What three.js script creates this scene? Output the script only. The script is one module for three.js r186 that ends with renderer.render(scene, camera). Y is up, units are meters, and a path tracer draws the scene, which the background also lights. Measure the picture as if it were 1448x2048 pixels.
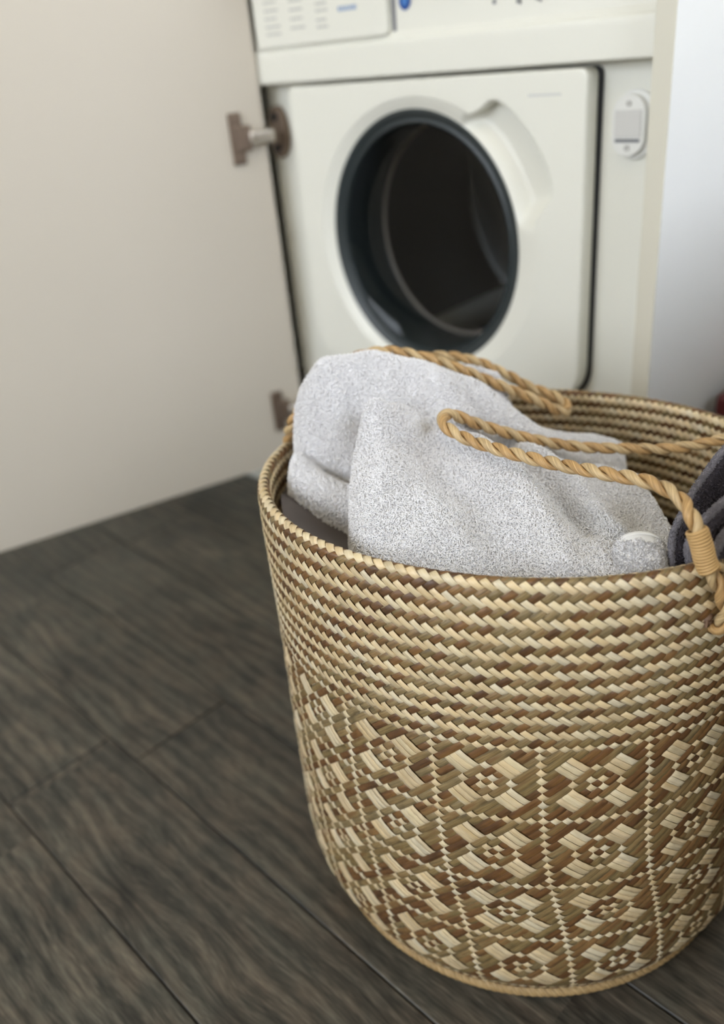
import * as THREE from 'three';
import { RoundedBoxGeometry } from 'three/addons/geometries/RoundedBoxGeometry.js';
import { mergeGeometries } from 'three/addons/utils/BufferGeometryUtils.js';
import { RectAreaLightUniformsLib } from 'three/addons/lights/RectAreaLightUniformsLib.js';

// ---------------------------------------------------------------- camera, sky, added fill lamp, exposure
const scene = new THREE.Scene();
const camera = new THREE.PerspectiveCamera(62.678, 1448 / 2048, 0.02, 60);
camera.position.set(1.00842, 0.74932, 0.88869);
{
  const yaw = 0.787013, pitch = 0.507946, roll = -0.106596;
  const fw = new THREE.Vector3(-Math.sin(yaw) * Math.cos(pitch), -Math.sin(pitch), -Math.cos(yaw) * Math.cos(pitch));
  const rt = new THREE.Vector3().crossVectors(fw, new THREE.Vector3(0, 1, 0)).normalize();
  const up = new THREE.Vector3().crossVectors(rt, fw);
  const r2 = rt.clone().multiplyScalar(Math.cos(roll)).addScaledVector(up, Math.sin(roll));
  const u2 = rt.clone().multiplyScalar(-Math.sin(roll)).addScaledVector(up, Math.cos(roll));
  camera.quaternion.setFromRotationMatrix(new THREE.Matrix4().makeBasis(r2, u2, fw.clone().negate()));
  camera.focus = 0.61;
  camera.userData.fStop = 2.7;
}
const renderer = new THREE.WebGLRenderer({ antialias: true });
renderer.toneMapping = THREE.LinearToneMapping;
renderer.toneMappingExposure = 1.24;
renderer.shadowMap.enabled = true;
RectAreaLightUniformsLib.init();
{
  // bright overcast sky: soft blue above, paler towards the horizon, grey ground below
  const W = 128, H = 64, d = new Float32Array(W * H * 4);
  for (let j = 0; j < H; j++) for (let i = 0; i < W; i++) {
    const e = (j + 0.5) / H * 2 - 1, k = (j * W + i) * 4;                // -1 straight down .. 1 straight up
    const t = Math.max(0, e), c = e < 0 ? [0.30, 0.31, 0.28] : [1.005 - 0.31 * t, 1.06 - 0.21 * t, 1.145 - 0.065 * t];
    d[k] = c[0]; d[k + 1] = c[1]; d[k + 2] = c[2]; d[k + 3] = 1;
  }
  const sky = new THREE.DataTexture(d, W, H, THREE.RGBAFormat, THREE.FloatType);
  sky.mapping = THREE.EquirectangularReflectionMapping; sky.magFilter = THREE.LinearFilter; sky.needsUpdate = true;
  scene.background = sky; scene.backgroundIntensity = 6.0;
}
const FILL_LAMP = { color: 0xffedd2, intensity: 1.3, x: 1.0, y: 2.36, z: 1.3, w: 0.9, d: 0.9 };  // added fill light: an unseen ceiling panel that softly brightens the room
{
  const l = new THREE.RectAreaLight(FILL_LAMP.color, FILL_LAMP.intensity, FILL_LAMP.w, FILL_LAMP.d);
  l.position.set(FILL_LAMP.x, FILL_LAMP.y - 0.002, FILL_LAMP.z); l.lookAt(FILL_LAMP.x, 0, FILL_LAMP.z); scene.add(l);
}

// ---------------------------------------------------------------- helpers
let seed = 20231;
function rnd() { seed = (seed * 1664525 + 1013904223) >>> 0; return seed / 4294967296; }
const rr = (a, b) => a + (b - a) * rnd();
const clamp = (x, a, b) => Math.min(b, Math.max(a, x));
const sstep = (a, b, x) => { const t = clamp((x - a) / (b - a), 0, 1); return t * t * (3 - 2 * t); };
const lerp = (a, b, t) => a + (b - a) * t;
function hash(i, j, s = 0) { let h = (i * 374761393 + j * 668265263 + s * 2147483647) | 0; h = Math.imul(h ^ (h >>> 13), 1274126177); h ^= h >>> 16; return (h >>> 0) / 4294967296; }
function vnoise(x, y, s = 0, px = 1e9) {
  const i = Math.floor(x), j = Math.floor(y), f = x - i, g = y - j, u = f * f * (3 - 2 * f), v = g * g * (3 - 2 * g);
  const w = (n) => ((n % px) + px) % px;
  return lerp(lerp(hash(w(i), j, s), hash(w(i + 1), j, s), u), lerp(hash(w(i), j + 1, s), hash(w(i + 1), j + 1, s), u), v);
}
function fbm(x, y, o, s) { let a = 0, w = 0.5, t = 0; for (let k = 0; k < o; k++) { a += w * vnoise(x, y, s + k * 17); t += w; x *= 2.03; y *= 2.03; w *= 0.5; } return a / t; }
const used = {};
function numbered(name) { const n = used[name] || 0; used[name] = n + 1; return n ? `${name}_${String(n).padStart(3, '0')}` : name; }
function shade(o) { o.castShadow = true; o.receiveShadow = true; return o; }
function part(name, geo, mat, parent) { const m = shade(new THREE.Mesh(geo, mat)); m.name = name; parent.add(m); return m; }
function thing(name, label, category, pos = [0, 0, 0], turn = 0) {
  const g = new THREE.Group(); g.name = numbered(name); g.position.set(...pos); g.rotation.y = turn;
  g.userData = { label, category }; scene.add(g); return g;
}
function struct(name, geo, mat) { const m = shade(new THREE.Mesh(geo, mat)); m.name = name; m.userData.kind = 'structure'; scene.add(m); return m; }
function mat(color, rough = 0.6, extra = {}) { return new THREE.MeshPhysicalMaterial({ color, roughness: rough, ...extra }); }
function box(w, h, d, x, y, z, r = 0) { const g = r ? new RoundedBoxGeometry(w, h, d, 3, r) : new THREE.BoxGeometry(w, h, d); g.translate(x, y, z); return g; }
function tex(w, h, fn, srgb = true) {
  const d = new Uint8Array(w * h * 4);
  for (let j = 0; j < h; j++) for (let i = 0; i < w; i++) { const c = fn(i, j), k = (j * w + i) * 4; d[k] = clamp(c[0], 0, 255); d[k + 1] = clamp(c[1], 0, 255); d[k + 2] = clamp(c[2], 0, 255); d[k + 3] = 255; }
  const t = new THREE.DataTexture(d, w, h, THREE.RGBAFormat); t.magFilter = THREE.LinearFilter; t.minFilter = THREE.LinearMipmapLinearFilter; t.generateMipmaps = true;
  t.wrapS = t.wrapT = THREE.RepeatWrapping; if (srgb) t.colorSpace = THREE.SRGBColorSpace; t.needsUpdate = true; return t;
}
function grid(nu, nv, fn, uvfn, closeU = false) {            // surface from fn(i, j) -> [x, y, z]
  const pos = new Float32Array((nu + 1) * (nv + 1) * 3), uv = new Float32Array((nu + 1) * (nv + 1) * 2), idx = [];
  for (let j = 0; j <= nv; j++) for (let i = 0; i <= nu; i++) {
    const k = j * (nu + 1) + i, p = fn(i, j); pos.set(p, k * 3); const t = uvfn ? uvfn(i, j) : [i / nu, j / nv]; uv.set(t, k * 2);
    if (i < nu && j < nv) { const a = k, b = k + 1, c = k + nu + 1, e = c + 1; idx.push(a, c, b, b, c, e); }
  }
  const g = new THREE.BufferGeometry(); g.setAttribute('position', new THREE.BufferAttribute(pos, 3)); g.setAttribute('uv', new THREE.BufferAttribute(uv, 2)); g.setIndex(idx); g.computeVertexNormals();
  return g;
}

// ---------------------------------------------------------------- the room
const M = {
  wall: mat(0xe9e5da, 0.85), ceiling: mat(0xf2efe8, 0.9), white: mat(0xe6e4da, 0.42), cream: mat(0xcfcab9, 0.5),
  panelface: mat(0xe8e8e6, 0.45), door: mat(0xcac1b2, 0.55), plinth: mat(0xd6d6cc, 0.55),
  machine: mat(0xe3e1d5, 0.35), rubber: mat(0x23282a, 0.5), steel: mat(0x8c8984, 0.32, { metalness: 1 }), dark: mat(0x15161a, 0.5),
  bronze: mat(0x7d6c5e, 0.42, { metalness: 0.6 }), nickel: mat(0xcfc6bb, 0.25, { metalness: 0.9 }),
};
struct('wall_back', box(4.3, 2.6, 0.1, 0.4, 1.2, -0.68), M.wall);
struct('wall_left', box(0.1, 2.6, 4.0, -1.7, 1.2, 1.27), M.wall);
function windowWall(name, wname, along, fixed, span, hole, height) {   // a wall with one window opening and its frame; along: 'x' or 'z'
  const [a0, a1] = span, [h0, h1] = hole, [y0, y1] = height, t = 0.14, A = (lo, hi, ya, yb, th = t) => along === 'z' ? box(th, yb - ya, hi - lo, fixed, (ya + yb) / 2, (lo + hi) / 2) : box(hi - lo, yb - ya, th, (lo + hi) / 2, (ya + yb) / 2, fixed);
  struct(name, mergeGeometries([A(a0, a1, -0.1, y0), A(a0, a1, y1, 2.5), A(a0, h0, y0, y1), A(h1, a1, y0, y1)]), M.wall);
  const b = 0.045, m = (h0 + h1) / 2, fs = [A(h0, h0 + b, y0, y1, 0.06), A(m - b / 2, m + b / 2, y0, y1, 0.06), A(h1 - b, h1, y0, y1, 0.06), A(h0, h1, y0, y0 + b, 0.06), A(h0, h1, y1 - b, y1, 0.06)];
  struct(wname, mergeGeometries(fs), M.white);
}
windowWall('wall_right', 'window_1', 'z', 2.35, [-0.73, 3.27], [-0.55, 1.3], [1.0, 2.1]);
windowWall('wall_front', 'window_2', 'x', 3.2, [-1.75, 2.42], [-1.2, 1.3], [0.9, 2.25]);
struct('ceiling', box(4.3, 0.1, 4.1, 0.4, 2.45, 1.27), M.ceiling);
{  // visible body of the added fill light
  const t = thing('added_fill_lamp', 'added fill light panel on the ceiling, unseen, above the laundry basket', 'lamp', [FILL_LAMP.x, FILL_LAMP.y, FILL_LAMP.z]);
  part('frame', box(FILL_LAMP.w + 0.06, 0.03, FILL_LAMP.d + 0.06, 0, 0.024, 0, 0.006), M.white, t);
  part('diffuser', box(FILL_LAMP.w, 0.008, FILL_LAMP.d, 0, 0.005, 0), mat(0xffffff, 0.6, { emissive: FILL_LAMP.color, emissiveIntensity: 1.0 }), t);
}

// ---------------------------------------------------------------- the plank floor
{
  const floor = struct('floor', box(4.3, 0.1, 4.1, 0.4, -0.0535, 1.27), mat(0x1c1814, 0.8));
  const woods = [];
  for (let v = 0; v < 4; v++) {
    const kn = []; for (let k = 0; k < 5; k++) kn.push([rr(0.15, 0.85), rr(0.05, 0.95), rr(0.5, 1.1)]);
    const cxx = rr(0.3, 0.7), ph = rr(0, 9);
    const f = (i, j) => {
      const W = 384, H = 2048, u = i / W, y = j / H * 8.5;                // plank widths
      let ww = u + 0.16 * (fbm(y * 0.9, u * 1.2 + ph, 3, 40 + v) - 0.5), dk = 0;
      for (const [a, b, s] of kn) { const dx = (u - a) / 0.16, dy = (y - b * 8.5) / 0.42, q = Math.exp(-(dx * dx + dy * dy)); ww += q * 0.13 * s * Math.sign(u - a) * (1 - Math.exp(-Math.abs(u - a) * 9)); dk += Math.exp(-(dx * dx + dy * dy) * 9) * 0.55 * s; }
      const ring = 0.5 + 0.5 * Math.sin((Math.abs(ww - cxx) * 46 + 5 * Math.sin(y * 0.35 + ph) + 3 * fbm(y * 0.5, ww * 3, 2, 90)));
      const fine = fbm(ww * 64, y * 4.2, 3, 7 + v), pore = fbm(ww * 150, y * 14, 2, 70 + v), blot = fbm(u * 2.2, y * 1.3, 3, 300 + v), blot2 = fbm(u * 7, y * 4.2, 3, 330 + v);
      let L = 0.282 + 0.15 * (blot - 0.5) + 0.09 * (blot2 - 0.5) + 0.085 * (ring - 0.5) + 0.17 * (fine - 0.5) + 0.17 * (pore - 0.5) - 0.2 * dk;
      L *= 1.02; const warm = clamp(0.5 + (blot2 - 0.5) * 1.6, 0, 1);
      return [255 * L * lerp(0.985, 1.03, warm), 255 * L * lerp(0.945, 0.925, warm), 255 * L * lerp(0.83, 0.79, warm)];
    };
    woods.push(tex(384, 2048, f));
  }
  const mats = [];
  for (let k = 0; k < 8; k++) {
    const w = woods[k % 4].clone(); w.repeat.set(1, 1); w.offset.set(0, k * 0.37); w.needsUpdate = true;
    mats.push(mat(new THREE.Color().setScalar([1, 0.9, 1.05, 0.94, 0.97, 1.03, 0.9, 1.0][k]), 0.42, { map: w, bumpMap: w, bumpScale: 0.0005, roughnessMap: null }));
  }
  const turn = new THREE.Matrix4().makeRotationY(-0.042), cw = 0.14, len = 1.19;
  const geos = [0, 1, 2].map((q) => {
    const g = new RoundedBoxGeometry(len - 0.0016, 0.006, cw - 0.0016, 2, 0.0019); const p = g.attributes.position, uv = g.attributes.uv;
    for (let i = 0; i < p.count; i++) uv.setXY(i, p.getZ(i) / cw + 0.5, p.getX(i) / len + 0.5 + q * 0.31);
    return g;
  });
  const starts = { 5: 0.200, 4: 0.262, 3: 0.95, 2: -0.22, 1: 0.6, 6: -0.35 };
  for (let row = -6; row < 20; row++) {
    const off = starts[row] ?? ((row * 0.433) % 1.19);
    for (let k = -3; k <= 2; k++) {
      const xs = off + k * len; if (xs < -2.6 || xs > 2.0) continue;
      const m = part('plank', geos[(row + k + 30) % 3], mats[(row * 3 + k * 5 + 90) % 8], floor);
      m.position.set(xs + len / 2, -0.003, 0.14 * (row - 1) + 0.07).applyMatrix4(turn); m.position.z -= 0.0105; m.rotation.y = -0.042;
    }
  }
}

// ---------------------------------------------------------------- kitchen cabinet around the machine
const PLH = 0.134;
{
  const t = thing('kitchen_cabinet', 'white built-in cabinet with end panel, plinth and open door around the washing machine', 'cabinet');
  part('end_panel', box(0.020, 0.87, 0.6, 0.608, 0.435, -0.28, 0.0012), M.panelface, t);
  part('edge_strip', box(0.0206, 0.87, 0.0016, 0.608, 0.435, 0.0206, 0.0006), M.cream, t);
  part('plinth', box(1.25, PLH - 0.004, 0.016, -0.03, (PLH - 0.004) / 2, -0.058, 0.001), M.plinth, t);
  part('worktop', box(1.27, 0.038, 0.64, -0.02, 0.889, -0.285, 0.006), M.cream, t);
  part('neighbour_front', box(0.59, 0.72, 0.018, -0.317, PLH + 0.362, -0.012, 0.001), M.door, t);
  part('side_panel', box(0.018, 0.87, 0.56, -0.62, 0.435, -0.30), M.white, t);
  // the open door, hinged on the left
  const da = 0.322288, door = new THREE.Group(); door.name = 'door'; door.position.set(-0.008, 0, 0); door.rotation.y = -(Math.PI / 2 + da); t.add(door);
  // local x runs from the hinge to the free edge; local z is the outer side
  part('door_panel', box(0.594, 0.716, 0.018, 0.297, PLH + 0.358, -0.009, 0.0012), M.door, door);
  for (const y of [0.645, 0.229]) {
    const h = new THREE.Group(); h.name = 'hinge'; h.userData.label = 'brown bronze cupboard hinge with bright arm'; door.add(h);
    const gs = [box(0.019, 0.068, 0.006, 0.046, y, -0.021, 0.002), box(0.022, 0.034, 0.010, 0.037, y, -0.024, 0.003)];
    for (const s of [-1, 1]) { const c = new THREE.CylinderGeometry(0.004, 0.004, 0.003, 16); c.rotateX(Math.PI / 2); c.translate(0.046, y + s * 0.026, -0.0255); gs.push(c); }
    h.add(shade(new THREE.Mesh(mergeGeometries(gs.map((g) => g.index ? g.toNonIndexed() : g)), M.bronze))); h.children[0].name = 'hinge_cup';
    const arm = box(0.040, 0.019, 0.012, 0.012, y, -0.031, 0.005); h.add(shade(new THREE.Mesh(arm, M.nickel))); h.children[1].name = 'hinge_arm';
  }
  door.children.forEach((c) => { if (c.name === 'hinge') { const kids = [...c.children]; const g = mergeGeometries(kids.map((k) => { const q = k.geometry.index ? k.geometry.toNonIndexed() : k.geometry; return q; })); c.userData.merged = g; } });
  // keep to thing > part > sub-part: each hinge becomes two sub-parts of the door
  for (const c of [...door.children]) if (c.name === 'hinge') { delete c.userData.merged; for (const k of [...c.children]) { k.userData.label = k.name === 'hinge_cup' ? 'brown bronze hinge cup plate' : 'bright nickel hinge arm'; door.add(k); } door.remove(c); }
}

// ---------------------------------------------------------------- washing machine
{
  const t = thing('washing_machine', 'white built-in front-loading washing machine with round dark porthole, its cupboard door open', 'washing machine');
  const P = [0.279, 0.5055];
  // body front set back, with a hole behind the porthole
  const hole = (r) => { const h = new THREE.Path(); h.absarc(P[0], P[1], r, 0, Math.PI * 2, true); return h; };
  const bs = new THREE.Shape(); bs.moveTo(-0.014, PLH + 0.004); bs.lineTo(0.594, PLH + 0.004); bs.lineTo(0.594, 0.85); bs.lineTo(-0.014, 0.85); bs.closePath(); bs.holes.push(hole(0.165));
  const bg = new THREE.ExtrudeGeometry(bs, { depth: 0.016, bevelEnabled: false, curveSegments: 64 }); bg.translate(0, 0, -0.046);
  part('front_panel', bg, M.machine, t);
  part('casing', mergeGeometries([box(0.01, 0.71, 0.5, -0.009, 0.495, -0.30), box(0.01, 0.71, 0.5, 0.589, 0.495, -0.30), box(0.59, 0.01, 0.5, 0.299, 0.845, -0.30), box(0.59, 0.01, 0.5, 0.299, 0.143, -0.30), box(0.59, 0.71, 0.01, 0.299, 0.495, -0.555)]), M.white, t);
  // control fascia: stands proud, with a crease below the panel
  const fsh = new THREE.Shape(); fsh.moveTo(-0.03, 0.7085); fsh.lineTo(-0.001, 0.7085); fsh.quadraticCurveTo(0.002, 0.7087, 0.002, 0.712); fsh.lineTo(0.002, 0.742); fsh.quadraticCurveTo(0.002, 0.7475, -0.0008, 0.7495); fsh.lineTo(-0.0035, 0.756); fsh.lineTo(-0.006, 0.845); fsh.lineTo(-0.03, 0.845); fsh.closePath();
  const fg = new THREE.ExtrudeGeometry(fsh, { depth: 0.588, bevelEnabled: false, curveSegments: 6 });
  fg.rotateY(-Math.PI / 2); fg.scale(-1, 1, 1);
  { const p = fg.attributes.position; for (let i = 0; i < p.count; i++) { const x = p.getX(i), z = p.getZ(i); p.setXYZ(i, x, p.getY(i), z); } }
  fg.computeBoundingBox(); // put the profile's depth along x
  {
    const p = fg.attributes.position, bb = fg.boundingBox; const ex = bb.max.x - bb.min.x > 0.2;
    if (!ex) throw new Error('fascia');
    for (let i = 0; i < p.count; i++) p.setX(i, p.getX(i) - bb.min.x + 0.005);
    fg.index || 0; fg.computeVertexNormals();
  }
  const fascia = part('control_fascia', fg, mat(0xe3e1d5, 0.35, { side: THREE.DoubleSide }), t);
  // detergent drawer with its printed front
  const dw = new THREE.Shape(); { const x0 = 0.016, x1 = 0.250, y0 = 0.7535, y1 = 0.838, r = 0.008; dw.moveTo(x0, y0); dw.lineTo(x1 - r, y0 + 0.001); dw.quadraticCurveTo(x1, y0 + 0.001, x1, y0 + r); dw.lineTo(x1, y1); dw.lineTo(x0, y1); dw.closePath(); }
  const dg = new THREE.ExtrudeGeometry(dw, { depth: 0.007, bevelEnabled: true, bevelSize: 0.0012, bevelThickness: 0.0012, bevelSegments: 3 }); dg.translate(0, 0, -0.0045);
  const drawer = part('detergent_drawer', dg, M.machine, t);
  {
    const cv = document.createElement('canvas'); cv.width = 512; cv.height = 192; const c = cv.getContext('2d');
    c.clearRect(0, 0, 512, 192);
    const line = (x, y, w, col) => { c.fillStyle = col; let q = x; while (q < x + w) { const l = rr(5, 16); c.fillRect(q, y, Math.min(l, x + w - q), 5); q += l + 4; } };
    for (const [x, ys, w] of [[42, [30, 52, 74, 96, 118, 138], 66], [152, [34, 56, 80, 104, 128], 64], [262, [30, 52, 74, 92, 116, 134], 54]]) ys.forEach((y, i) => line(x, y + 20, w * rr(0.7, 1), i ? '#b4b4b0' : '#8c8c8e'));
    line(352, 112, 72, '#6b93c8'); line(352, 118, 72, '#86a6d2');
    const ct = new THREE.CanvasTexture(cv); ct.colorSpace = THREE.SRGBColorSpace;
    const pg = new THREE.PlaneGeometry(0.224, 0.082); pg.translate(0.131, 0.796, 0.0041);
    part('printed_text', pg, mat(0xffffff, 0.4, { map: ct, transparent: true }), drawer);
  }
  part('drawer_gap_shade', box(0.006, 0.085, 0.002, 0.2565, 0.7985, -0.0036, 0.0008), mat(0x77777a, 0.6), t);  // grey strip painting in the shadow of the gap beside the drawer
  { // blue drop mark on the fascia, with small symbols further right
    const s = new THREE.Shape(); s.moveTo(0, 0.022); s.bezierCurveTo(0.004, 0.012, 0.009, 0.007, 0.009, -0.001); s.absarc(0, -0.001, 0.009, 0, -Math.PI, true); s.bezierCurveTo(-0.009, 0.007, -0.004, 0.012, 0, 0.022);
    const g = new THREE.ShapeGeometry(s, 20); g.translate(0.2745, 0.7865, -0.003); part('blue_drop_mark', g, mat(0x15478f, 0.4), t);
    const g2 = new THREE.CircleGeometry(0.0042, 20); g2.scale(1, 1.2, 1); g2.translate(0.2745, 0.786, -0.0026); part('drop_centre', g2, mat(0x3f78bd, 0.4), t);
    const symM = mat(0x8b8b8a, 0.5), bs2 = []; for (const [x, w, h] of [[0.431, 0.006, 0.009], [0.4335, 0.002, 0.012], [0.456, 0.007, 0.008], [0.458, 0.002, 0.012], [0.487, 0.006, 0.006], [0.40, 0.005, 0.005]]) { const b = new THREE.PlaneGeometry(w, h); b.translate(x, 0.7735, -0.0033); bs2.push(b); }
    for (const b of bs2) part('printed_symbol', b, symM, t);
    const dial = new THREE.LatheGeometry([[0, 0.016], [0.019, 0.016], [0.021, 0.013], [0.023, 0.002], [0.027, 0], [0.027, -0.004]].map(([r, y]) => new THREE.Vector2(Math.max(r, 0.0001), y)), 40);
    dial.rotateX(Math.PI / 2); dial.translate(0.36, 0.815, -0.004); part('programme_dial', dial, M.machine, t);
  }
  // square porthole door plate with the dished ring and scooped grip
  const door = new THREE.Group(); door.name = 'porthole_door'; t.add(door);
  const R0 = 0.181, R1 = 0.164, RG = 0.219, A0 = 14 * Math.PI / 180, A1 = 60 * Math.PI / 180, zd = -0.008;
  const px0 = 0.062, px1 = 0.514, py0 = 0.328, py1 = 0.7010;
  const ps = new THREE.Shape(); { const r = 0.045, q = 0.008; ps.moveTo(px0 + r, py0); ps.lineTo(px1 - r, py0); ps.quadraticCurveTo(px1, py0, px1, py0 + r); ps.lineTo(px1, py1 - q); ps.quadraticCurveTo(px1, py1, px1 - q, py1); ps.lineTo(px0 + q, py1); ps.quadraticCurveTo(px0, py1, px0, py1 - q); ps.lineTo(px0, py0 + r); ps.quadraticCurveTo(px0, py0, px0 + r, py0); }
  const hp = new THREE.Path(); {
    const pts = []; const n = 140;
    for (let i = 0; i < n; i++) { // ring radius, widened to the grip between A0 and A1
      const a = -i / n * Math.PI * 2 + 2.2, am = Math.atan2(Math.sin(a), Math.cos(a));
      const w = sstep(A0 - 0.05, A0 + 0.1, am) * (1 - sstep(A1 - 0.08, A1 + 0.03, am));
      const r = R0 - 0.001 + w * (RG - R0 - 0.012 * Math.abs((am - (A0 + A1) / 2) / (A1 - A0) * 2) ** 3);
      pts.push(new THREE.Vector2(P[0] + r * Math.cos(a), P[1] + r * Math.sin(a)));
    }
    hp.setFromPoints(pts); hp.closePath();
  }
  ps.holes.push(hp);
  const pg = new THREE.ExtrudeGeometry(ps, { depth: 0.018, bevelEnabled: true, bevelSize: 0.003, bevelThickness: 0.0045, bevelSegments: 4, curveSegments: 12 }); pg.translate(0, 0, -0.0225);
  shade(door.add(new THREE.Mesh(pg, M.machine)).children.at(-1)).name = 'door_plate';
  // dished white ring round the glass, with the deeper grip to the upper right
  const na = 180, nr = 14;
  const ring = grid(na, nr, (i, j) => {
    const a = i / na * Math.PI * 2, am = Math.atan2(Math.sin(a), Math.cos(a)), k = j / nr;
    const w = sstep(A0 - 0.08, A0 + 0.1, am) * (1 - sstep(A1 - 0.08, A1 + 0.05, am));
    const ro = lerp(R0 + 0.004, RG + 0.006, w), r = lerp(R1, ro, k);
    const zr = zd + (0.001 - zd) * (1 - (1 - k) ** 1.5), zg = lerp(zd, -0.024 + 0.004 * k, sstep(0, 0.3, k));
    const q = (1 - k) ** 1.3; return [P[0] - 0.007 * q + r * Math.cos(a) * (1 - 0.06 * q), P[1] + r * Math.sin(a), lerp(zr, zg, w) - 0.0008];
  });
  const rm = new THREE.Mesh(ring, mat(0xe3e1d5, 0.38, { side: THREE.DoubleSide })); shade(rm).name = 'dished_ring'; door.add(rm);
  const seal = new THREE.LatheGeometry([[0.166, 0.0], [0.161, 0.001], [0.156, -0.004], [0.153, -0.006], [0.151, -0.003], [0.148, -0.004], [0.146, -0.014], [0.146, -0.05], [0.150, -0.086]].map(([r, y]) => new THREE.Vector2(r, y)), 96);
  seal.rotateX(Math.PI / 2); seal.scale(0.94, 1, 1); seal.translate(P[0] - 0.007, P[1], zd); const sm = new THREE.Mesh(seal, mat(0x2b3233, 0.42, { side: THREE.DoubleSide })); shade(sm).name = 'rubber_seal'; door.add(sm);
  // tinted glass bowl bulging into the drum
  const gl = []; for (let i = 0; i <= 14; i++) { const k = i / 14; gl.push(new THREE.Vector2(Math.max(0.1445 * (1 - k), 0.0002), -0.006 - 0.012 * Math.sqrt(1 - (1 - k) ** 2))); }
  const gg = new THREE.LatheGeometry(gl, 96); gg.rotateX(Math.PI / 2); gg.scale(0.94, 1, 1); gg.translate(P[0] - 0.007, P[1], zd);
  const gm = new THREE.Mesh(gg, new THREE.MeshPhysicalMaterial({ color: 0xd3d9db, roughness: 0.03, transmission: 1, thickness: 0, ior: 1.3, side: THREE.DoubleSide })); shade(gm).name = 'porthole_glass'; door.add(gm);
  // drum
  const dp = [[0.150, -0.086], [0.148, -0.088], [0.148, -0.094], [0.155, -0.097], [0.232, -0.105], [0.235, -0.12], [0.235, -0.40], [0.225, -0.42], [0.16, -0.425], [0.12, -0.41], [0.06, -0.42], [0.0005, -0.415]];
  const drum = new THREE.LatheGeometry(dp.map(([r, y]) => new THREE.Vector2(r, y)), 96); drum.rotateX(Math.PI / 2); drum.scale(0.94, 1, 1); drum.translate(P[0] - 0.007, P[1], zd);
  part('drum', drum, mat(0x5c5a58, 0.36, { metalness: 1, side: THREE.DoubleSide }), t);
  const lip = new THREE.TorusGeometry(0.1475, 0.003, 10, 96); lip.scale(0.94, 1, 1); lip.translate(P[0] - 0.007, P[1], zd - 0.09); part('drum_lip', lip, mat(0x94857a, 0.4), t);
  for (let k = 0; k < 3; k++) {
    const b = new THREE.CapsuleGeometry(0.022, 0.22, 6, 16); b.scale(1, 1, 1.5); b.rotateX(Math.PI / 2); const a = -0.55 + k * Math.PI * 2 / 3; b.translate(0, -0.216, -0.26); b.rotateZ(a); b.translate(P[0], P[1], zd);
    part('drum_paddle', b, mat(0xb4afa9, 0.35), t);
  }
  // magnet catch plate at the right
  const oval = (w, h, d, z) => { const s = new THREE.Shape(); const r = w / 2; s.moveTo(r, -(h / 2 - r)); s.lineTo(r, h / 2 - r); s.absarc(0, h / 2 - r, r, 0, Math.PI, false); s.lineTo(-r, -(h / 2 - r)); s.absarc(0, -(h / 2 - r), r, Math.PI, Math.PI * 2, false); const g = new THREE.ExtrudeGeometry(s, { depth: d, bevelEnabled: true, bevelSize: 0.0015, bevelThickness: 0.0015, bevelSegments: 3, curveSegments: 20 }); g.translate(0.557, 0.6455, z); return g; };
  const cg = oval(0.034, 0.058, 0.010, -0.0285);
  const cat = part('catch_plate', cg, mat(0xe3e2dc, 0.4), t);
  const base = oval(0.042, 0.066, 0.003, -0.0295); base.translate(0.003, 0, 0); part('catch_base', base, mat(0xe3e2dc, 0.4), t);
  const sq = box(0.030, 0.027, 0.0015, 0.557, 0.6475, -0.0165, 0.0006); part('catch_magnet', sq, mat(0xcfcdc8, 0.5), cat);
  const dk = box(0.028, 0.0032, 0.0015, 0.557, 0.631, -0.0165, 0.0005); part('catch_slot', dk, mat(0x77777a, 0.5), cat);
  for (const y of [0.667, 0.624]) { const s = new THREE.CylinderGeometry(0.003, 0.003, 0.002, 16); s.rotateX(Math.PI / 2); s.translate(0.557, y, -0.0165); part('screw', s, mat(0xbdbbb5, 0.35, { metalness: 0.4 }), cat); }
  // hinge plates on the machine front
  for (const y of [0.645, 0.229]) {
    const s = new THREE.Shape(); s.absellipse(0, 0, 0.016, 0.033, 0, Math.PI * 2);
    const g = new THREE.ExtrudeGeometry(s, { depth: 0.008, bevelEnabled: true, bevelSize: 0.002, bevelThickness: 0.002, bevelSegments: 3, curveSegments: 24 }); g.translate(0.006, y, -0.028);
    const pl = part('hinge_plate', g, M.bronze, t); pl.userData.label = 'dark bronze oval hinge plate';
    for (const dy of [-0.021, 0.021]) { const c = new THREE.CylinderGeometry(0.0055, 0.0055, 0.003, 18); c.rotateX(Math.PI / 2); c.translate(0.006, y + dy, -0.0165); part('screw', c, M.dark, pl); }
  }
  { // dark strip painting in the shadow of the gap behind the door plate
    const q = (e) => { const r = 0.05, x0 = px0 - e + 0.004, x1 = px1 + e, y0 = py0 - e, y1 = py1 + e * 0.4, s = new THREE.Shape(); s.moveTo(x0 + r, y0); s.lineTo(x1 - r, y0); s.quadraticCurveTo(x1, y0, x1, y0 + r); s.lineTo(x1, y1 - 0.01); s.quadraticCurveTo(x1, y1, x1 - 0.01, y1); s.lineTo(x0, y1); s.lineTo(x0, y0 + r); s.quadraticCurveTo(x0, y0, x0 + r, y0); return s; };
    const s = q(0.007); s.holes.push(hole(0.19)); const g = new THREE.ExtrudeGeometry(s, { depth: 0.004, bevelEnabled: false }); g.translate(0, 0, -0.0302); part('plate_gap_shade', g, M.dark, t);
  }
  // faint printed line at the plate's upper right
  const tl = new THREE.PlaneGeometry(0.042, 0.0022); tl.translate(0.466, 0.680, 0.0003); part('printed_line', tl, mat(0xc9c9c4, 0.4), t);
}

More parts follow.
